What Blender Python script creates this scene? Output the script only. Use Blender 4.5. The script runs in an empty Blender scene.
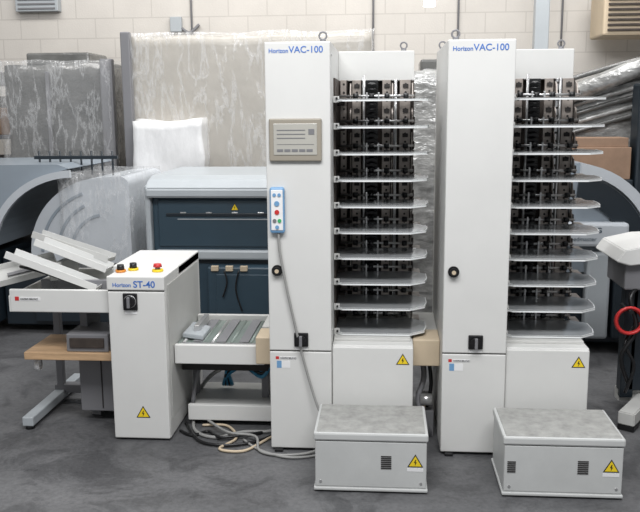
import bpy, bmesh, math, random
from mathutils import Matrix, Vector, noise
random.seed(4)
scene=bpy.context.scene
COL=scene.collection
# ---------------------------------------------------------------- materials
def mat(name,col,rough=.5,metal=0.0,var=0.0,scale=6,bump=0.0,bscale=40,spec=.5,stretch=(1,1,1),emit=0,detail=6,alpha=1):
    m=bpy.data.materials.new(name); m.use_nodes=True
    nt=m.node_tree; p=nt.nodes['Principled BSDF']
    p.inputs['Base Color'].default_value=(*col,1); p.inputs['Roughness'].default_value=rough
    p.inputs['Metallic'].default_value=metal; p.inputs['Specular IOR Level'].default_value=spec
    if emit: p.inputs['Emission Color'].default_value=(*col,1); p.inputs['Emission Strength'].default_value=emit
    tc=nt.nodes.new('ShaderNodeTexCoord'); mp=nt.nodes.new('ShaderNodeMapping')
    mp.inputs['Scale'].default_value=stretch
    nt.links.new(tc.outputs['Object'],mp.inputs['Vector'])
    if var:
        n=nt.nodes.new('ShaderNodeTexNoise'); n.inputs['Scale'].default_value=scale; n.inputs['Detail'].default_value=detail
        n.inputs['Roughness'].default_value=.65
        r=nt.nodes.new('ShaderNodeValToRGB')
        r.color_ramp.elements[0].position=.3; r.color_ramp.elements[1].position=.7
        r.color_ramp.elements[0].color=(*[max(0,c*(1-var)) for c in col],1)
        r.color_ramp.elements[1].color=(*[min(1,c*(1+var)) for c in col],1)
        nt.links.new(mp.outputs[0],n.inputs['Vector']); nt.links.new(n.outputs['Fac'],r.inputs[0]); nt.links.new(r.outputs[0],p.inputs['Base Color'])
        if alpha<1:
            # stretch film: thin everywhere, milkier along soft crinkle ridges
            n.inputs['Distortion'].default_value=.35
            s=nt.nodes.new('ShaderNodeMath'); s.operation='SUBTRACT'; s.inputs[1].default_value=.5
            ab=nt.nodes.new('ShaderNodeMath'); ab.operation='ABSOLUTE'
            a=nt.nodes.new('ShaderNodeMapRange'); a.interpolation_type='SMOOTHSTEP'; a.inputs[1].default_value=0; a.inputs[2].default_value=.045
            a.inputs[3].default_value=min(1,alpha*2.3); a.inputs[4].default_value=alpha
            nt.links.new(n.outputs['Fac'],s.inputs[0]); nt.links.new(s.outputs[0],ab.inputs[0]); nt.links.new(ab.outputs[0],a.inputs[0]); nt.links.new(a.outputs[0],p.inputs['Alpha'])
    if bump:
        n2=nt.nodes.new('ShaderNodeTexNoise'); n2.inputs['Scale'].default_value=bscale; n2.inputs['Detail'].default_value=4
        b=nt.nodes.new('ShaderNodeBump'); b.inputs['Strength'].default_value=bump; b.inputs['Distance'].default_value=.02
        nt.links.new(mp.outputs[0],n2.inputs['Vector']); nt.links.new(n2.outputs['Fac'],b.inputs['Height']); nt.links.new(b.outputs[0],p.inputs['Normal'])
    return m
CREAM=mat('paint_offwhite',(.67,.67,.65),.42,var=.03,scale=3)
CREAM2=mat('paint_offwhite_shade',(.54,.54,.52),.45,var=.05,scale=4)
CABG=mat('paint_compressor_grey',(.53,.54,.53),.45,var=.06,scale=5)
DUSTY=mat('dusty_lid',(.33,.33,.315),.6,var=.25,scale=18)
BLACK=mat('black_plastic',(.009,.009,.010),.35)
DARK=mat('dark_interior',(.020,.017,.016),.7)
BROWN=mat('dark_brown_metal',(.055,.043,.036),.5,.2,var=.3,scale=20)
PLATE=mat('dull_steel_plate',(.34,.30,.27),.38,.3,var=.28,scale=14)
STEEL=mat('steel',(.6,.6,.6),.28,.8)
TRAYM=mat('tray_enamel',(.80,.82,.82),.22,0,var=.03,scale=5)
TRAYTOP=mat('tray_surface',(.50,.52,.53),.15,.45,var=.08,scale=5)
BLUE=mat('blue_print',(.05,.16,.5),.5)
SKY=mat('blue_plastic',(.16,.33,.55),.4)
RED=mat('red_plastic',(.55,.03,.03),.4)
ORANGE=mat('orange_plastic',(.7,.25,.03),.4)
GREEN=mat('green_plastic',(.05,.4,.15),.4)
YEL=mat('warning_yellow',(.85,.62,.02),.45)
WHITE=mat('white_label',(.8,.8,.8),.5)
SCREEN=mat('lcd_glass',(.42,.41,.37),.18,var=.06,scale=5)
FRAME=mat('hmi_frame',(.30,.27,.22),.5)
GREY=mat('grey_plastic',(.18,.18,.19),.5)
BEIGE=mat('beige_block',(.56,.46,.33),.55,var=.06)
WOOD=mat('wood_board',(.50,.33,.19),.6,var=.25,scale=5,stretch=(1,8,8))
SLATE=mat('slate_blue_paint',(.036,.064,.088),.38,var=.08,scale=3)
SLATE2=mat('slate_blue_dark',(.012,.019,.026),.4)
CANOPY=mat('canopy_grey',(.40,.43,.45),.35,var=.05,scale=3)
HOOD=mat('hood_bluegrey',(.26,.30,.34),.28,var=.06,scale=2)
HOODL=mat('hood_light',(.50,.53,.56),.3,var=.06,scale=3)
BELT=mat('belt_greygreen',(.20,.24,.22),.35,.2,var=.12,scale=8)
CARD=mat('cardboard',(.28,.18,.12),.8,var=.15,scale=6)
CABLE=mat('cable_grey',(.30,.30,.29),.5)
HOSE=mat('hose_blue',(.04,.22,.38),.35)
WRAPD=mat('film_wrapped_dark',(.12,.12,.115),.2,var=.3,scale=3.5,bump=.6,bscale=6,stretch=(1,1,1.6),spec=.9)
WRAPB=mat('film_wrapped_beige',(.38,.35,.30),.32,var=.08,scale=1.5,bump=.35,bscale=4,stretch=(1.4,1,1.4),spec=.8)
WRAPW=mat('film_wrapped_white',(.72,.72,.72),.3,var=.1,scale=4,bump=.3,bscale=7,stretch=(2,1,1),spec=.7)
WRAPS=mat('film_wrapped_silver',(.33,.33,.32),.2,.2,var=.5,scale=7,bump=.7,bscale=10,stretch=(1,1,2),spec=.9)
FILM=mat('clear_stretch_film',(.80,.81,.82),.12,var=.02,scale=2.4,bump=.8,bscale=7,stretch=(2.6,1,.7),spec=1.0,alpha=.15,detail=5)
LAMP=mat('lamp_tube',(1,.98,.95),.5,emit=6)
# ---------------------------------------------------------------- builder
class B:
    def __init__(s): s.bm=bmesh.new(); s.m=[]; s.M=None; s.kids=[]
    def mi(s,m):
        if m not in s.m: s.m.append(m)
        return s.m.index(m)
    def merge(s,t,m,smooth=None):
        i=s.mi(m)
        for f in t.faces:
            f.material_index=i
            if smooth=='all': f.smooth=True
            elif smooth=='quads': f.smooth=len(f.verts)<=4
        if s.M is not None: t.transform(s.M)
        bmesh.ops.recalc_face_normals(t,faces=t.faces)
        me=bpy.data.meshes.new('t'); t.to_mesh(me); t.free(); s.bm.from_mesh(me); bpy.data.meshes.remove(me)
    def box(s,x0,x1,y0,y1,z0,z1,m,bev=.003,rot=None):
        t=bmesh.new(); bmesh.ops.create_cube(t,size=1)
        t.transform(Matrix.Diagonal((x1-x0,y1-y0,z1-z0,1)))
        if bev: bmesh.ops.bevel(t,geom=t.edges[:],offset=min(bev,.45*min(x1-x0,y1-y0,z1-z0)),segments=2,affect='EDGES',profile=.5)
        if rot: t.transform(Matrix.Rotation(math.radians(rot[1]),4,rot[0]))
        t.transform(Matrix.Translation(((x0+x1)/2,(y0+y1)/2,(z0+z1)/2)))
        s.merge(t,m)
    def prism(s,pts,ax,a,b,m,bev=0,smooth=None):
        t=bmesh.new()
        def P(p,q):
            return {'x':(q,p[0],p[1]),'y':(p[0],q,p[1]),'z':(p[0],p[1],q)}[ax]
        va=[t.verts.new(P(p,a)) for p in pts]; vb=[t.verts.new(P(p,b)) for p in pts]
        n=len(pts); t.faces.new(va); t.faces.new(vb[::-1])
        for i in range(n): t.faces.new((va[i],va[(i+1)%n],vb[(i+1)%n],vb[i]))
        if bev: bmesh.ops.bevel(t,geom=t.edges[:],offset=bev,segments=2,affect='EDGES')
        s.merge(t,m,smooth)
    def cyl(s,p0,p1,r,m,seg=20,r2=None):
        p0=Vector(p0);p1=Vector(p1); d=p1-p0; t=bmesh.new()
        bmesh.ops.create_cone(t,cap_ends=True,segments=seg,radius1=r,radius2=r if r2 is None else r2,depth=d.length)
        t.transform(Matrix.Translation((p0+p1)/2)@d.to_track_quat('Z','Y').to_matrix().to_4x4())
        s.merge(t,m,'quads')
    def tube(s,pts,r,m,seg=8,closed=False,smoothpath=True):
        pts=[Vector(p) for p in pts]
        if smoothpath and not closed and len(pts)>2:
            q=[]; P=[pts[0]]+pts+[pts[-1]]
            for i in range(1,len(P)-2):
                for k in range(6):
                    t=k/6; a,b,c,d=P[i-1],P[i],P[i+1],P[i+2]
                    q.append(.5*((2*b)+(c-a)*t+(2*a-5*b+4*c-d)*t*t+(3*b-a-3*c+d)*t**3))
            q.append(pts[-1]); pts=q
        t=bmesh.new(); rings=[]; n=len(pts); up=None
        for i,p in enumerate(pts):
            d=(pts[(i+1)%n]-pts[i-1]) if closed else (pts[min(i+1,n-1)]-pts[max(i-1,0)])
            d.normalize()
            if up is None:
                up=d.orthogonal().normalized()
            else:
                up=(up-d*up.dot(d)); up.normalize()
            si=d.cross(up)
            rings.append([t.verts.new(p+(up*math.cos(2*math.pi*k/seg)+si*math.sin(2*math.pi*k/seg))*r) for k in range(seg)])
        for i in range(n if closed else n-1):
            a=rings[i];b=rings[(i+1)%n]
            for k in range(seg): t.faces.new((a[k],a[(k+1)%seg],b[(k+1)%seg],b[k]))
        if not closed: t.faces.new(rings[0]); t.faces.new(rings[-1][::-1])
        s.merge(t,m,'quads')
    def ring(s,c,R,r,m,ax='y'):
        pts=[]
        for k in range(20):
            a=2*math.pi*k/20; u,v=R*math.cos(a),R*math.sin(a)
            pts.append(Vector(c)+Vector({'y':(u,0,v),'x':(0,u,v),'z':(u,v,0)}[ax]))
        s.tube(pts,r,m,8,closed=True)
    def lump(s,x0,x1,y0,y1,z0,z1,m,amp=.03,cuts=14,fr=3.0):
        t=bmesh.new(); bmesh.ops.create_cube(t,size=1)
        bmesh.ops.subdivide_edges(t,edges=t.edges[:],cuts=cuts,use_grid_fill=True)
        S=Vector((x1-x0,y1-y0,z1-z0)); C=Vector(((x0+x1)/2,(y0+y1)/2,(z0+z1)/2))
        for v in t.verts:
            p=Vector((v.co.x*S.x,v.co.y*S.y,v.co.z*S.z))
            q=p.normalized()
            w=noise.noise((p+C)*fr)*amp+noise.noise((p+C)*fr*3.1)*amp*.4
            if v.co.z<-.49: w=0; 
            v.co=C+p+q*w
        s.merge(t,m,'all')
    def warn(s,x,y,z,h):
        w=h*.58
        s.prism([(x-w,z-h*.5),(x+w,z-h*.5),(x,z+h*.5)],'y',y-.0015,y,BLACK)
        k=.80; zc=z-h*.17
        f=lambda a,b:(x+a*k, zc+(b-(zc-z))*k)
        s.prism([f(-w,-h*.5),f(w,-h*.5),f(0,h*.5)],'y',y-.0025,y-.001,YEL)
        q=h*.3; zb=z-h*.14
        s.prism([(x+.02*q,zb+q*.8),(x-.35*q,zb-.05*q),(x-.02*q,zb),(x-.12*q,zb-.8*q),(x+.35*q,zb+.12*q),(x+.03*q,zb+.1*q),(x+.2*q,zb+.8*q)],'y',y-.0035,y-.002,BLACK)
    def text(s,txt,x,y,z,size,m,name='lettering',bold=0.0,rotz=0):
        c=bpy.data.curves.new(name,'FONT'); c.body=txt; c.size=size; c.extrude=.0006; c.offset=bold
        o=bpy.data.objects.new(name,c); COL.objects.link(o); o.data.materials.append(m)
        o.location=(x,y-.001,z); o.rotation_euler=(math.pi/2,0,rotz); s.kids.append(o)
    def done(s,name):
        me=bpy.data.meshes.new(name); s.bm.to_mesh(me); s.bm.free()
        for m in s.m: me.materials.append(m)
        o=bpy.data.objects.new(name,me); COL.objects.link(o)
        for k in s.kids: k.parent=o
        return o
# ---------------------------------------------------------------- room
def floor_mat():
    m=bpy.data.materials.new('concrete_floor'); m.use_nodes=True; nt=m.node_tree; p=nt.nodes['Principled BSDF']
    tc=nt.nodes.new('ShaderNodeTexCoord')
    def N(sc,det,ro,dist=0):
        n=nt.nodes.new('ShaderNodeTexNoise'); n.inputs['Scale'].default_value=sc; n.inputs['Detail'].default_value=det; n.inputs['Roughness'].default_value=ro; n.inputs['Distortion'].default_value=dist
        nt.links.new(tc.outputs['Object'],n.inputs['Vector']); return n
    def Rm(n,a,ca,b_,cb):
        r=nt.nodes.new('ShaderNodeValToRGB'); e=r.color_ramp.elements
        e[0].position=a; e[0].color=(*ca,1); e[1].position=b_; e[1].color=(*cb,1); nt.links.new(n.outputs['Fac'],r.inputs[0]); return r
    def Mul(a,b_,f):
        mx=nt.nodes.new('ShaderNodeMix'); mx.data_type='RGBA'; mx.blend_type='MULTIPLY'; mx.inputs[0].default_value=f
        nt.links.new(a,mx.inputs[6]); nt.links.new(b_,mx.inputs[7]); return mx.outputs[2]
    n1=N(1.1,10,.7,.3); n2=N(45,5,.65); n3=N(2.6,10,.75,.9); n4=N(9,8,.8,2.0)
    r1=Rm(n1,.34,(.075,.076,.08),.66,(.165,.166,.17))
    r2=Rm(n2,.32,(.68,.68,.68),.6,(1,1,1))
    r3=Rm(n3,.40,(.42,.42,.43),.50,(1,1,1))
    r4=Rm(n4,.33,(.35,.35,.36),.42,(1,1,1))
    o=Mul(Mul(Mul(r1.outputs[0],r2.outputs[0],.8),r3.outputs[0],.65),r4.outputs[0],.6)
    nt.links.new(o,p.inputs['Base Color'])
    rr=nt.nodes.new('ShaderNodeMapRange'); rr.inputs[3].default_value=.38; rr.inputs[4].default_value=.65
    nt.links.new(n3.outputs['Fac'],rr.inputs[0]); nt.links.new(rr.outputs[0],p.inputs['Roughness'])
    b=nt.nodes.new('ShaderNodeBump'); b.inputs['Strength'].default_value=.08; b.inputs['Distance'].default_value=.01
    nt.links.new(n2.outputs['Fac'],b.inputs['Height']); nt.links.new(b.outputs[0],p.inputs['Normal'])
    return m
FLOOR=floor_mat()
WALL=mat('painted_block_wall',(.59,.56,.52),.8,var=.07,scale=1.2,bump=.1,bscale=60)
def block_joints(m):
    nt=m.node_tree; p=nt.nodes['Principled BSDF']; tc=nt.nodes.new('ShaderNodeTexCoord')
    sep=nt.nodes.new('ShaderNodeSeparateXYZ'); cmb=nt.nodes.new('ShaderNodeCombineXYZ'); br=nt.nodes.new('ShaderNodeTexBrick')
    nt.links.new(tc.outputs['Object'],sep.inputs[0]); nt.links.new(sep.outputs[0],cmb.inputs[0]); nt.links.new(sep.outputs[2],cmb.inputs[1]); nt.links.new(cmb.outputs[0],br.inputs['Vector'])
    br.inputs['Scale'].default_value=1; br.inputs['Brick Width'].default_value=.4; br.inputs['Row Height'].default_value=.2; br.inputs['Mortar Size'].default_value=.006
    old=p.inputs['Base Color'].links[0].from_socket
    mx=nt.nodes.new('ShaderNodeMix'); mx.data_type='RGBA'; mx.blend_type='MULTIPLY'
    mr=nt.nodes.new('ShaderNodeMath'); mr.operation='MULTIPLY'; mr.inputs[1].default_value=.22
    nt.links.new(br.outputs['Fac'],mr.inputs[0]); nt.links.new(mr.outputs[0],mx.inputs[0])
    nt.links.new(old,mx.inputs[6]); mx.inputs[7].default_value=(.3,.28,.26,1); nt.links.new(mx.outputs[2],p.inputs['Base Color'])
block_joints(WALL)
b=B(); b.box(-7,7,-2,9,-.1,0,FLOOR,0); b.done('floor')
b=B(); b.box(-7,7,8.6,8.8,0,4.6,WALL,0); b.done('wall_back')
b=B(); b.box(-7.2,-7,-2,8.8,0,4.6,WALL,0); b.done('wall_left')
b=B(); b.box(7,7.2,-2,8.8,0,4.6,WALL,0); b.done('wall_right')
# ---------------------------------------------------------------- collating tower
def tower(dx,first):
    b=B(); b.M=Matrix.Translation((dx,0,0))
    L,Rr=-.545,.155; F,K=3.78,4.6
    b.box(L,-.245,F+.012,K,.015,1.954,CREAM,.004)
    b.box(L+.001,-.246,F,F+.02,.512,1.952,CREAM,.005)
    b.box(L+.001,-.246,F,F+.02,.015,.506,CREAM,.005)
    b.box(L+.002,-.247,F+.008,F+.014,.504,.514,DARK,0)
    b.box(-.243,Rr-.01,F+.03,K,.015,.535,CREAM,.006)
    b.box(-.243,Rr-.01,F+.02,F+.034,.018,.527,CREAM,.005)
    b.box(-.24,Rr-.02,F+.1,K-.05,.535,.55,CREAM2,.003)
    for x in (L+.04,-.29,.10):
        for y in (F+.06,K-.08):
            b.cyl((x,y,0),(x,y,.012),.028,BLACK); b.cyl((x,y,.01),(x,y,.03),.012,STEEL)
    b.box(L+.02,L+.06,F-.02,F+.04,0,.014,BLACK,.003)
    # rear cap, back panel
    b.box(-.245,Rr,K-.14,K,1.80,1.954,CREAM,.004)
    b.box(-.245,Rr,K-.03,K,.55,1.80,BROWN,.002)
    b.box(-.245,-.236,4.0,K-.03,.55,1.80,BROWN,.001)
    y=4.34
    for (x0,x1,yy,m) in ((-.228,-.192,y-.02,PLATE),(-.168,-.118,y,PLATE),(-.012,.036,y,PLATE),(.048,.066,y+.02,STEEL),(.078,.138,y,PLATE)):
        b.box(x0,x1,yy,yy+.012,.56,1.80,m,.001)
        b.box(x1-.005,x1,yy,yy+.07,.56,1.80,BROWN,0)
        z=.6
        while z<1.78:
            b.cyl(((x0+x1)/2,yy-.002,z),((x0+x1)/2,yy+.001,z),.006,DARK,10); z+=.0421
    b.box(-.098,-.034,y-.01,y+.03,.56,1.80,BLACK,.002)
    b.cyl((-.106,y-.05,.56),(-.106,y-.05,1.82),.007,STEEL,10)
    b.cyl((.057,y-.05,.56),(.057,y-.05,1.80),.006,STEEL,10)
    z=.59
    while z<1.78:
        b.cyl((-.066,y-.03,z),(-.066,y-.03,z+.012),.032,BLACK,10,.012); z+=.0252
    # trays and feeders
    for i in range(10):
        z=.564+i*.1262
        pts=[(-.24,3.96),(-.20,3.92),(.13,3.92),(.205,3.985),(.218,4.06),(.218,4.17),(.15,4.23),(-.24,4.23)]
        b.prism(pts,'z',z-.003,z,TRAYTOP)
        for (p,q) in zip(pts[0:5],pts[1:6]):
            d=Vector((q[0]-p[0],q[1]-p[1])).normalized(); n=Vector((d.y,-d.x))*.004
            b.prism([p,q,(q[0]-n.x,q[1]-n.y),(p[0]-n.x,p[1]-n.y)],'z',z-.011,z+.001,TRAYM)
        b.box(-.243,-.215,3.945,3.965,z-.016,z+.014,CREAM2,.002)
        b.cyl((-.226,3.935,z+.004),(-.226,3.945,z+.004),.005,BLACK,10)
        b.box(-.243,-.20,4.2,4.3,z-.03,z+.01,BROWN,.002)
        b.cyl((-.23,4.26,z+.018),(.15,4.26,z+.018),.006,STEEL,10)
        for x in (-.148,-.066,.012,.108):
            b.cyl((x-.013,4.26,z+.018),(x+.013,4.26,z+.018),.014,BLACK,14)
        for x in (-.175,.04,.142):
            b.prism([(4.28,z+.01),(4.34,z+.0),(4.34,z+.085),(4.31,z+.075)],'x',x-.003,x+.003,PLATE)
        for x in (-.143,.012,.108):
            b.box(x-.014,x+.014,4.33,4.34,z+.06,z+.08,DARK,.002)
        b.box(.15,.19,4.22,4.32,z-.012,z-.002,PLATE,.001)
        b.box(.143,.156,4.30,4.40,z+.0,z+.04,BROWN,.003)
        for x in (-.09,-.03): b.box(x-.004,x+.004,4.235,4.25,z-.002,z+.035,STEEL,.001)
    b.box(.142,.155,4.44,4.58,.55,1.80,BROWN,.001)
    b.text('Horizon',L+.02+dx,F,1.905,.027,BLUE,'maker_lettering',.0004)
    b.text('VAC-100',L+.112+dx,F,1.905,.041,BLUE,'model_lettering',.0004)
    b.cyl((L+.045,F,.905),(L+.045,F-.012,.905),.026,BLACK,24); b.cyl((L+.045,F-.012,.905),(L+.045,F-.028,.905),.019,BLACK,20)
    b.cyl((L+.045,F-.028,.905),(L+.045,F-.03,.905),.010,BEIGE,16)
    xc=L+.155; zc=.568
    b.box(xc-.034,xc+.034,F-.012,F,zc-.034,zc+.034,BLACK,.004)
    b.cyl((xc,F-.012,zc),(xc,F-.03,zc),.024,BLACK,24); b.box(xc-.007,xc+.007,F-.045,F-.028,zc-.026,zc+.026,GREY,.003)
    b.box(xc-.03,xc+.03,F-.002,F,zc-.052,zc-.038,WHITE,.0005)
    zc=.475
    b.box(L+.03,L+.046,F-.001,F,zc-.007,zc+.007,RED,0); b.box(L+.05,L+.13,F-.001,F,zc-.007,zc+.007,WHITE,0)
    b.text('HARRIS BRUNO',L+.052+dx,F-.001,zc-.004,.011,BLACK,'sticker_lettering')
    b.box(L+.035,L+.058,F-.001,F,zc-.05,zc-.015,SKY,0); b.box(L+.058,L+.10,F-.001,F,zc-.05,zc-.015,WHITE,0)
    b.warn(.095,F+.02,.472,.055)
    for zz in (.6,1.25,1.9): b.cyl((-.2445,F+.06,zz),(-.242,F+.06,zz),.006,STEEL,10)
    for (x,y) in ((-.285,F+.1),(-.505,K-.08),(.10,K-.07)) if first else ((-.505,F+.1),(-.52,K-.08),(.10,K-.07)):
        b.cyl((x,y,1.954),(x,y,1.968),.014,GREY,12); b.ring((x,y,1.985),.017,.0045,GREY,'y')
    if first:
        b.box(-.527,-.285,F-.018,F,1.418,1.612,FRAME,.006); b.box(-.506,-.306,F-.021,F-.016,1.447,1.59,SCREEN,.002)
        for k in range(3):
            b.box(-.49,-.36,F-.0225,F-.0205,1.558-.018*k,1.562-.018*k,GREY,0)
        for k in range(5):
            b.box(-.49+.034*k,-.462+.034*k,F-.0225,F-.0205,1.462,1.474,GREY,0)
        b.box(-.49,-.32,F-.0225,F-.0205,1.495,1.4965,GREY,0); b.box(-.345,-.318,F-.0225,F-.0205,1.54,1.565,GREY,0)
        b.box(-.528,-.459,F-.03,F,1.085,1.30,SKY,.010); b.box(-.521,-.466,F-.033,F-.028,1.10,1.288,WHITE,.003)
        for (x,z,m,r) in ((-.505,1.265,SKY,.008),(-.482,1.265,SKY,.008),(-.4935,1.225,SKY,.012),(-.4935,1.185,RED,.011),(-.505,1.145,GREY,.009),(-.482,1.145,GREEN,.009),(-.4935,1.115,SKY,.009)):
            b.cyl((x,F-.033,z),(x,F-.037,z),r,m,16)
        b.tube([(-.49,F-.015,1.09),(-.485,F-.02,1.0),(-.46,F-.02,.85),(-.43,F-.018,.7),(-.385,F-.02,.5),(-.33,F-.03,.3),(-.28,F-.05,.17),(-.24,F-.035,.06),(-.30,F-.06,.012),(-.45,F-.1,.010),(-.6,F-.02,.010),(-.7,F+.1,.010)],.006,CABLE)
    return b.done('collating_tower')
tower(0,True); tower(.825,False)
# ---------------------------------------------------------------- air pump cabinets
def pump(x0,x1,vents):
    b=B(); F,K=3.35,3.71
    b.box(x0+.006,x1-.006,F+.006,K-.006,.008,.235,CABG,.004)
    b.box(x0,x1,F,K,.008,.022,CABG,.004)
    b.box(x0,x1,F,K,.238,.274,CABG,.008)
    b.box(x0+.012,x1-.012,F+.012,K-.012,.268,.277,DUSTY,.004)
    b.box(x0+.008,x1-.008,F+.004,F+.01,.028,.234,CABG,.002)
    for x in (x0+.04,x1-.04):
        for y in (F+.04,K-.04): b.cyl((x,y,0),(x,y,.012),.02,BLACK,14)
    for (vx,n,w) in vents:
        for k in range(n): b.box(vx,vx+w,F+.001,F+.006,.115+.009*k,.119+.009*k,DARK,0)
    for x in (x0+.03,x1-.03): b.cyl((x,F+.001,.05),(x,F+.005,.05),.006,STEEL,10)
    b.warn(x1-.055,F+.004,.155,.058)
    b.box(x1-.09,x1-.02,F+.003,F+.005,.105,.12,WHITE,0)
    return b.done('air_pump_cabinet')
pump(-.298,.198,[(-.005,7,.045)]); pump(.515,1.025,[(.535,6,.035),(.83,7,.045)])
# ---------------------------------------------------------------- stacker
b=B(); F=3.86; K=4.62
b.box(-1.36,-1.07,F+.012,K,.012,.85,CREAM,.005)
b.box(-1.358,-1.072,F,F+.02,.012,.775,CREAM,.006)
b.box(-1.36,-1.07,F-.004,F+.02,.782,.852,CREAM,.006)
b.box(-1.355,-1.075,F+.006,F+.014,.773,.784,DARK,0)
b.box(-1.42,-1.07,F+.28,K,.80,.853,CREAM,.008)
b.box(-1.069,-1.066,F+.05,K-.05,.10,.80,CREAM2,.001)
b.text('Horizon',-1.33,F-.004,.80,.028,BLUE,'maker_lettering',.0004); b.text('ST-40',-1.225,F-.004,.798,.046,BLUE,'model_lettering',.0007)
xc,zc=-1.243,.728
b.box(xc-.036,xc+.036,F-.012,F,zc-.045,zc+.04,BLACK,.004); b.cyl((xc,F-.012,zc),(xc,F-.032,zc),.028,BLACK,24); b.ring((xc,F-.013,zc),.03,.002,STEEL)
b.box(xc-.007,xc+.007,F-.047,F-.03,zc-.027,zc+.027,GREY,.003); b.box(xc-.03,xc+.03,F-.002,F,zc-.066,zc-.05,WHITE,0)
b.warn(-1.205,F,.155,.062)
for (x,y,m) in ((-1.325,3.98,ORANGE),(-1.275,4.03,YEL)):
    b.cyl((x,y,.850),(x,y,.862),.026,m,20); b.cyl((x,y,.862),(x,y,.888),.020,BLACK,20,.017)
b.cyl((-1.14,4.0,.850),(-1.14,4.0,.862),.028,YEL,20); b.cyl((-1.14,4.0,.862),(-1.14,4.0,.874),.012,GREY,16); b.cyl((-1.14,4.0,.874),(-1.14,4.0,.89),.023,RED,20,.019)
for x in (-1.32,-1.11):
    for y in (F+.06,K-.08): b.cyl((x,y,0),(x,y,.016),.022,BLACK,14)
b.done('paper_stacker')
# infeed conveyor between stacker and tower
b=B()
b.box(-1.062,-.62,4.03,4.5,.435,.468,BELT,.003)
b.box(-1.062,-.60,3.97,4.0,.375,.475,CREAM,.004); b.box(-1.062,-.60,4.5,4.53,.40,.50,CREAM2,.004)
b.box(-1.04,-.62,4.0,4.035,.44,.472,STEEL,.002)
for k in range(9): b.cyl((-1.03+.05*k,4.04,.462),(-1.03+.05*k,4.49,.462),.012,STEEL if k%3==0 else BELT,14)
for (x,w) in ((-.98,.05),(-.86,.05),(-.74,.05)): b.box(x,x+w,4.04,4.49,.472,.476,GREY,.001)
b.prism([(-1.05,4.1),(-.93,4.05),(-.93,4.25),(-1.05,4.35)],'z',.478,.50,CANOPY,.003)
b.box(-1.0,-.97,4.15,4.4,.49,.53,STEEL,.003)
b.box(-.635,-.548,3.92,4.10,.395,.535,BEIGE,.006)
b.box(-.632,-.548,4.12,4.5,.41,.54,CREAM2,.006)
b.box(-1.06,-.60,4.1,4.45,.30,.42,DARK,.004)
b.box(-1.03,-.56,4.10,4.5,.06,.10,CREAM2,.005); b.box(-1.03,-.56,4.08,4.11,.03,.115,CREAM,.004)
b.tube([(-1.02,4.15,.10),(-.99,4.2,.28),(-.9,4.35,.40)],.012,GREY,8); b.tube([(-1.03,4.4,.10),(-.93,4.3,.22),(-.72,4.2,.36)],.012,STEEL,8)
b.box(-.66,-.62,4.25,4.3,.10,.40,GREY,.003); b.box(-1.05,-1.02,4.3,4.34,.0,.40,GREY,.003)
for k in range(5): b.tube([(-.90+.012*k,4.4,.12),(-.86,4.35-.01*k,.2+.02*k),(-.76,4.3,.26+.015*k),(-.66,4.25,.22+.02*k),(-.60,4.22,.30)],.012,HOSE if k%2==0 else BLACK,8)
for (x,y) in ((-1.0,4.15),(-.6,4.15),(-1.0,4.45),(-.6,4.45)): b.cyl((x,y,0),(x,y,.06),.015,BLACK,12)
b.done('infeed_conveyor')
# connecting bridge between the towers
b=B()
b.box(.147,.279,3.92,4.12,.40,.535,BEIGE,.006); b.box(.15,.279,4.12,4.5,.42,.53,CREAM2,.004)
b.tube([(.20,4.1,.40),(.21,4.05,.30),(.18,4.0,.20),(.21,3.97,.10),(.24,4.0,.02)],.014,GREY,8)
b.tube([(.23,4.15,.42),(.25,4.1,.25),(.22,4.05,.12),(.17,4.0,.012)],.01,BLACK,8)
b.cyl((.19,4.0,.20),(.25,4.0,.20),.03,STEEL,16); b.cyl((.2,4.02,.0),(.2,4.02,.18),.02,BEIGE,12)
b.box(.18,.26,4.0,4.3,.0,.14,GREY,.004)
b.done('bridge_conveyor')
# floor cables
b=B(); 
for (p,r,m) in (([(-1.04,4.3,.01),(-.98,4.0,.01),(-.85,3.9,.01),(-.72,3.98,.01),(-.58,4.0,.01),(-.5,4.1,.01)],.009,CABLE),
  ([(-1.05,4.1,.012),(-.93,3.86,.012),(-.80,3.80,.012),(-.66,3.84,.012),(-.56,3.95,.012),(-.5,4.2,.012)],.008,BLACK),
  ([(-1.0,4.2,.026),(-.9,4.05,.03),(-.78,3.92,.03),(-.64,3.88,.03),(-.6,3.75,.012),(-.5,3.70,.012),(-.38,3.72,.012),(-.3,3.76,.02)],.007,CABLE),
  ([(-.95,4.06,.01),(-.82,4.06,.01),(-.74,3.90,.01),(-.80,3.76,.01),(-.68,3.74,.01),(-.6,3.86,.01),(-.53,4.0,.01)],.007,BEIGE),
  ([(-1.05,3.98,.01),(-.97,3.92,.01),(-.9,3.98,.01),(-.82,3.88,.02),(-.7,3.92,.02),(-.62,3.98,.01)],.008,BLACK)):
    b.tube(p,r,m)
b.done('floor_cables')
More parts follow.
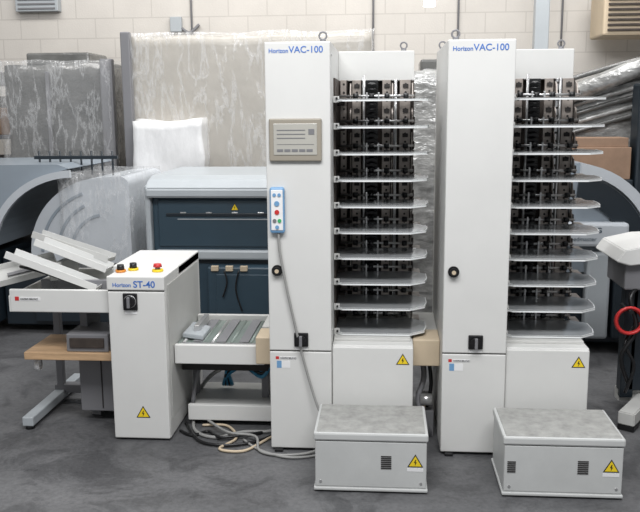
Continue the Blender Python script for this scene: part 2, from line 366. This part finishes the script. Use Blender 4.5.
# ---------------------------------------------------------------- delivery tray unit (left of stacker)
b=B()
b.box(-1.88,-1.368,3.90,3.92,.655,.772,CREAM,.005); b.box(-1.88,-1.375,4.46,4.48,.655,.772,CREAM2,.005); b.box(-1.88,-1.375,3.92,4.46,.655,.675,CREAM2,.003)
b.box(-1.885,-1.87,3.90,4.48,.655,.74,CREAM,.004)
b.box(-1.85,-1.83,3.898,3.9,.715,.735,RED,0); b.box(-1.825,-1.72,3.898,3.9,.715,.733,WHITE,0); b.text('HARRIS BRUNO',-1.822,3.898,.719,.013,BLACK,'sticker_lettering')
b.box(-1.62,-1.40,3.95,4.2,.435,.53,GREY,.006); b.box(-1.60,-1.42,3.94,3.96,.46,.51,BROWN,.003)
b.box(-1.60,-1.56,4.1,4.3,.50,.66,GREY,.003)
b.box(-1.84,-1.37,3.93,4.28,.395,.435,WOOD,.004)
b.box(-1.62,-1.375,4.1,4.45,.06,.395,GREY,.006); b.box(-1.50,-1.495,4.095,4.1,.08,.38,DARK,0)
b.cyl((-1.80,4.0,.395),(-1.80,4.0,.37),.012,STEEL,10); b.cyl((-1.81,4.0,.345),(-1.785,4.0,.345),.025,WHITE,16); b.box(-1.815,-1.78,3.99,4.01,.345,.375,STEEL,.002)
b.box(-1.89,-1.83,3.96,4.70,.02,.07,CANOPY,.006); b.box(-1.89,-1.40,4.40,4.46,.05,.10,GREY,.004); b.cyl((-1.86,3.99,0),(-1.86,3.99,.02),.025,BLACK,14); b.cyl((-1.86,4.66,0),(-1.86,4.66,.02),.025,BLACK,14)
b.box(-1.875,-1.835,4.40,4.44,.07,.66,GREY,.004)
b.box(-1.45,-1.40,4.2,4.25,0,.06,GREY,.003); b.box(-1.60,-1.55,4.2,4.25,0,.06,GREY,.003)
def gutter(cx,cy,cz,L,W,h,rx,ry,rz,m1,m2):
    b.M=Matrix.Translation((cx,cy,cz))@Matrix.Rotation(math.radians(rz),4,'Z')@Matrix.Rotation(math.radians(ry),4,'Y')@Matrix.Rotation(math.radians(rx),4,'X')
    b.box(-L/2,L/2,-W/2,W/2,-.002,.002,m2,.001)
    b.box(-L/2,L/2,-W/2-.003,-W/2,-.002,h,m1,.001); b.box(-L/2,L/2,W/2,W/2+.003,-.002,h,m1,.001)
    b.box(L/2-.003,L/2,-W/2,W/2,-.002,h*.6,m1,.001)
    b.box(-L*.3,L*.35,-.012,.012,.002,.012,GREY,.001)
    b.M=None
gutter(-1.69,4.02,.835,.48,.16,.035,-5,22,6,CREAM,TRAYTOP)
gutter(-1.66,4.22,.88,.40,.16,.035,-5,22,4,CREAM,TRAYTOP)
gutter(-1.88,4.12,.82,.32,.14,.035,25,-10,30,CREAM,CREAM2)
gutter(-1.72,4.38,.90,.44,.14,.035,-5,18,0,CREAM2,TRAYTOP)
b.box(-1.80,-1.42,4.1,4.13,.675,.78,GREY,.004); b.box(-1.75,-1.71,4.1,4.42,.675,.86,CREAM2,.004)
b.tube([(-1.88,4.05,.86),(-1.74,4.0,.84),(-1.56,4.0,.78)],.008,BLACK,8)
b.done('delivery_table')
# ---------------------------------------------------------------- dark blue binder behind
b=B()
b.box(-1.60,-.40,5.55,6.5,.08,1.09,SLATE,.01)
b.prism([(5.46,1.07),(5.46,1.13),(5.52,1.185),(5.62,1.21),(6.5,1.21),(6.5,1.07)],'x',-1.62,-.38,CANOPY,.01)
b.box(-1.56,-.44,5.535,5.56,.72,1.05,SLATE,.01)
b.box(-1.50,-.50,5.525,5.54,.935,.955,SLATE2,.003)
b.box(-1.42,-.60,5.528,5.54,.91,.917,CANOPY,.001)
for k in range(5): b.box(-1.40+.18*k,-1.36+.18*k,5.525,5.54,.955,.963,STEEL,.001)
b.box(-1.58,-.42,5.50,5.56,.635,.70,CANOPY,.012); b.box(-1.60,-.42,5.545,5.56,.60,.635,SLATE2,.002)
b.box(-1.20,-.42,5.42,5.56,.12,.60,SLATE,.012); b.box(-1.14,-.5,5.415,5.425,.16,.55,SLATE,.004)
for k in range(3): b.box(-1.17+.1*k,-1.12+.1*k,5.40,5.43,.575,.61,BEIGE,.003)
b.tube([(-1.08,5.40,.58),(-1.06,5.39,.5),(-1.09,5.39,.40)],.006,BLACK,6); b.tube([(-.98,5.40,.58),(-1.0,5.39,.45),(-.96,5.39,.30)],.006,BLACK,6)
b.warn(-1.02,5.535,1.0,.05)
b.box(-1.64,-1.60,5.5,6.4,.10,1.15,CANOPY,.012)
for x in (-1.55,-.45):
    for y in (5.6,6.4): b.cyl((x,y,0),(x,y,.09),.03,BLACK,14)
b.done('dark_blue_finishing_machine')
# ---------------------------------------------------------------- left press
def arc(cx,cz,rx,rz,a0,a1,n=14): return [(cx+rx*math.cos(math.radians(a0+(a1-a0)*k/n)),cz+rz*math.sin(math.radians(a0+(a1-a0)*k/n))) for k in range(n+1)]
b=B()
b.prism([(-3.5,1.27),(-2.32,1.28),(-2.24,1.25)]+arc(-2.20,.62,.66,.62,93,175)[1:]+[(-3.5,.62)],'y',5.7,6.7,HOOD,0)
b.prism(arc(-2.20,.62,.66,.62,92,172)+arc(-2.20,.62,.61,.57,172,92),'y',5.66,5.7,HOODL)
b.prism([(-3.5,.62),(-2.87,.62),(-2.87,.1),(-3.5,.1)],'y',5.75,6.7,SLATE2)
b.prism(arc(-2.02,.62,.58,.56,178,100)+[(-1.90,1.19)]+arc(-1.92,1.12,.08,.07,80,0,6)+[(-1.84,.55),(-2.6,.55)],'y',5.8,6.7,HOODL,0)
b.prism(arc(-2.02,.62,.50,.48,178,110)+arc(-2.02,.62,.48,.46,110,178),'y',5.79,5.801,HOOD)
b.prism(arc(-2.02,.62,.38,.40,175,115)+arc(-2.02,.62,.36,.38,115,175),'y',5.79,5.801,HOOD)
b.prism(arc(-2.02,.62,.28,.30,175,100)+arc(-2.02,.62,.26,.28,100,175),'y',5.79,5.801,HOOD)
b.box(-2.85,-1.86,5.85,6.7,.06,.58,SLATE2,.01)
b.box(-2.60,-2.0,5.80,5.85,.1,.5,SLATE2,.006)
b.box(-2.62,-1.98,6.0,6.03,1.30,1.325,SLATE2,.003)
for k in range(8):
    x=-2.58+.08*k; b.cyl((x,6.01,1.18),(x,6.01,1.36),.008,SLATE2,8)
b.lump(-2.34,-1.80,5.74,6.5,.45,1.215,FILM,.025,14,5)
b.done('printing_press')
# ---------------------------------------------------------------- wrapped things
b=B(); b.lump(-3.36,-2.42,7.2,7.9,0,2.06,WRAPD,.03,18,3); b.box(-3.2,-2.62,7.3,7.8,2.05,2.17,WRAPD,.02); b.box(-2.47,-2.36,7.12,7.2,0,2.1,GREY,.01)
b.box(-2.98,-2.95,7.165,7.2,.2,2.0,GREY,.004)
b.lump(-3.38,-2.38,7.1,7.92,.9,2.09,FILM,.03,18,4)
b.done('film_wrapped_cabinet')
b=B(); b.lump(-2.16,-.12,6.95,7.9,0,2.27,WRAPB,.02,26,2.2)
b.box(-2.2,-2.12,6.88,6.95,0,2.30,GREY,.01); b.lump(-2.08,-1.50,6.72,6.96,.6,1.58,WRAPW,.035,14,3)
b.lump(-2.18,-.10,6.9,7.92,1.1,2.29,FILM,.025,22,3)
b.done('film_wrapped_machine')
b=B(); b.box(-4.1,-3.42,7.5,7.95,0,.04,GREY,.003)
for z in (.5,.95,1.4,1.9): b.box(-4.1,-3.42,7.5,7.95,z,z+.04,GREY,.003)
for x in (-4.1,-3.46): b.box(x,x+.04,7.5,7.54,0,1.94,GREY,.003)
for k,(x,z,h,m) in enumerate(((-4.0,1.44,.3,DARK),(-3.8,1.44,.36,WRAPD),(-3.62,1.44,.25,CARD),(-4.0,.99,.3,SLATE),(-3.75,.99,.25,DARK),(-3.9,.54,.3,DARK),(-3.6,.54,.3,GREY),(-3.7,1.94,.08,WRAPD))): b.box(x,x+.16,7.52,7.85,z,z+h,m,.01)
b.done('storage_rack')
b=B(); b.lump(.10,.62,5.9,6.5,0,1.92,WRAPS,.05,16,4); b.box(.25,.5,6.0,6.3,1.9,2.0,WRAPD,.02)
b.done('film_wrapped_crate')
b=B()
b.prism([(1.30,.0),(2.6,.0),(2.6,2.25),(2.12,2.06),(1.75,1.93),(1.30,1.72)],'y',6.7,7.3,WRAPS,.01)
for k in range(7):
    z=1.45+.07*k; b.tube([(1.28,6.69,z-.05),(1.6,6.66,z+.05),(2.0,6.68,z+.16),(2.5,6.69,z+.3)],.02,WRAPS if k%2 else WRAPD)
b.cyl((1.35,6.6,1.72),(2.6,6.6,2.22),.07,WRAPS,20)
b.done('film_wrapped_conveyor')
b=B(); b.box(1.35,1.84,6.32,6.6,1.12,1.36,CARD,.005); b.box(1.34,1.82,6.34,6.6,1.36,1.43,CARD,.004); b.box(1.3,1.86,6.3,6.65,0,1.12,SLATE2,.01); b.box(1.87,2.5,6.3,6.5,0,1.83,SLATE2,.02)
b.box(1.90,2.0,6.28,6.3,1.2,1.78,BLACK,.003)
b.done('control_cabinet')
b=B()
b.prism([(.85,.62),(.85,1.27),(1.30,1.29)]+arc(1.25,.60,.62,.69,82,0)+[(1.87,.55),(.85,.55)],'y',5.6,6.2,HOOD,0)
b.prism(arc(1.25,.60,.62,.69,85,0)+arc(1.25,.60,.55,.62,0,85),'y',5.55,5.6,HOODL)
b.prism(arc(1.25,.60,.54,.60,85,5)+arc(1.25,.60,.38,.44,5,85),'y',5.57,5.6,SLATE2)
b.box(.9,1.62,5.5,5.6,.74,.90,HOODL,.02); b.text('HEIDELBERG',1.16,5.5,.835,.05,SLATE,'maker_lettering',.001); b.text('Speedmaster',1.2,5.5,.78,.04,SLATE,'model_lettering')
b.box(.9,1.9,5.62,6.2,.05,.58,SLATE2,.01); b.box(1.36,1.52,5.52,5.62,.1,.70,CANOPY,.02)
b.box(1.54,1.95,5.5,5.62,.1,.72,SLATE2,.02)
b.done('printing_press')
# feeder stand on the right
b=B()
b.prism([(1.21,.86),(1.25,.92),(1.40,.955),(1.75,.97),(1.75,.90),(1.28,.84)],'y',4.3,4.75,CREAM,.005)
b.box(1.27,1.70,4.35,4.7,.70,.85,GREY,.01)
b.box(1.30,1.37,4.42,4.50,.08,.75,SLATE2,.005); b.box(1.34,1.75,4.42,4.6,.12,.70,SLATE2,.008)
b.prism([(1.22,4.16),(1.29,4.11),(1.60,4.60),(1.53,4.65)],'z',.03,.10,CREAM2,.006)
b.prism([(1.22,4.16),(1.29,4.11),(1.34,4.19),(1.27,4.24)],'z',0,.03,BLACK,.003)
b.box(1.30,1.8,4.45,4.52,.05,.12,CREAM2,.005)
cx,cz=1.285,.555
for k in range(5): b.ring((cx+.003*k,4.27+.014*k,cz-.004*k),.07-.004*(k%2),.008,RED,'y')
b.cyl((cx,4.25,cz+.05),(cx,4.42,cz+.05),.012,BLACK,12)
b.tube([(1.36,4.38,.72),(1.30,4.33,.66),(1.33,4.3,.5),(1.26,4.3,.35),(1.31,4.32,.2)],.012,BLACK)
b.tube([(1.36,4.38,.52),(1.28,4.31,.42),(1.33,4.3,.3),(1.29,4.3,.15)],.009,BLACK)
b.done('feeder_stand')
# ---------------------------------------------------------------- wall fittings
b=B(); b.box(1.37,1.50,7.9,8.02,0,4.6,CANOPY,.01); b.box(1.32,1.55,7.86,8.06,0,.02,GREY,.003); b.done('steel_column')
b=B(); b.box(1.98,2.6,7.9,8.4,2.30,2.75,BEIGE,.02)
for k in range(9): b.box(2.02,2.56,7.88,7.91,2.34+.045*k,2.36+.045*k,BROWN,.002)
b.cyl((2.3,8.15,2.75),(2.3,8.15,4.6),.02,GREY); b.box(2.25,2.35,8.1,8.6,3.0,3.05,GREY,.003)
b.done('unit_heater')
b=B(); b.box(-3.80,-3.35,8.5,8.6,2.67,2.95,CANOPY,.006)
for k in range(6): b.box(-3.77,-3.38,8.49,8.505,2.69+.045*k,2.705+.045*k,GREY,0)
b.done('wall_vent')
b=B()
for x in (-1.98,-.12,.73,1.75): b.cyl((x,8.58,1.5),(x,8.58,4.6),.010,GREY,8)
b.tube([(-2.1,8.57,2.5),(-2.0,8.55,2.44),(-1.9,8.57,2.52)],.015,GREY)
b.box(-2.2,-2.08,8.55,8.6,2.45,2.60,CANOPY,.006)
b.done('wall_conduit')
b=B(); b.cyl((.37,7.2,2.50),(.37,7.2,2.58),.05,LAMP,16,.04); b.cyl((.37,7.2,2.58),(.37,7.2,2.66),.06,GREY,16,.03); b.cyl((.37,7.2,2.66),(.37,7.2,4.6),.008,BLACK,8); b.done('pendant_lamp')
# ---------------------------------------------------------------- light
w=bpy.data.worlds.new('world'); scene.world=w; w.use_nodes=True
bg=w.node_tree.nodes['Background']; bg.inputs[0].default_value=(.95,.97,1,1); bg.inputs[1].default_value=.42
def area(name,loc,tgt,sx,sy,e,col=(.99,.99,1)):
    l=bpy.data.lights.new(name,'AREA'); l.shape='RECTANGLE'; l.size=sx; l.size_y=sy; l.energy=e; l.color=col
    o=bpy.data.objects.new(name,l); COL.objects.link(o); o.location=loc
    o.rotation_euler=(Vector(tgt)-Vector(loc)).to_track_quat('-Z','Y').to_euler()
area('ceiling_light_front',(0,1.2,4.2),(0,3.9,.9),4,1.2,215)
area('ceiling_light_mid',(0,4.8,4.4),(0,4.9,0),5,.5,95)
area('ceiling_light_rear',(-.5,6.4,4.4),(-.5,8.0,1.6),7,.6,150,(1,.98,.95))
# ---------------------------------------------------------------- camera
c=bpy.data.cameras.new('camera'); co=bpy.data.objects.new('camera',c); COL.objects.link(co)
c.sensor_width=36; c.lens=46.125
R=Matrix.Rotation(math.radians(4.5),3,'Z')@Matrix.Rotation(math.radians(90-10.1),3,'X')@Matrix.Rotation(math.radians(-.4),3,'Z')
co.matrix_world=Matrix.Translation((0,0,1.65))@R.to_4x4()
scene.camera=co
try: scene.view_settings.view_transform='Standard'
except Exception: pass
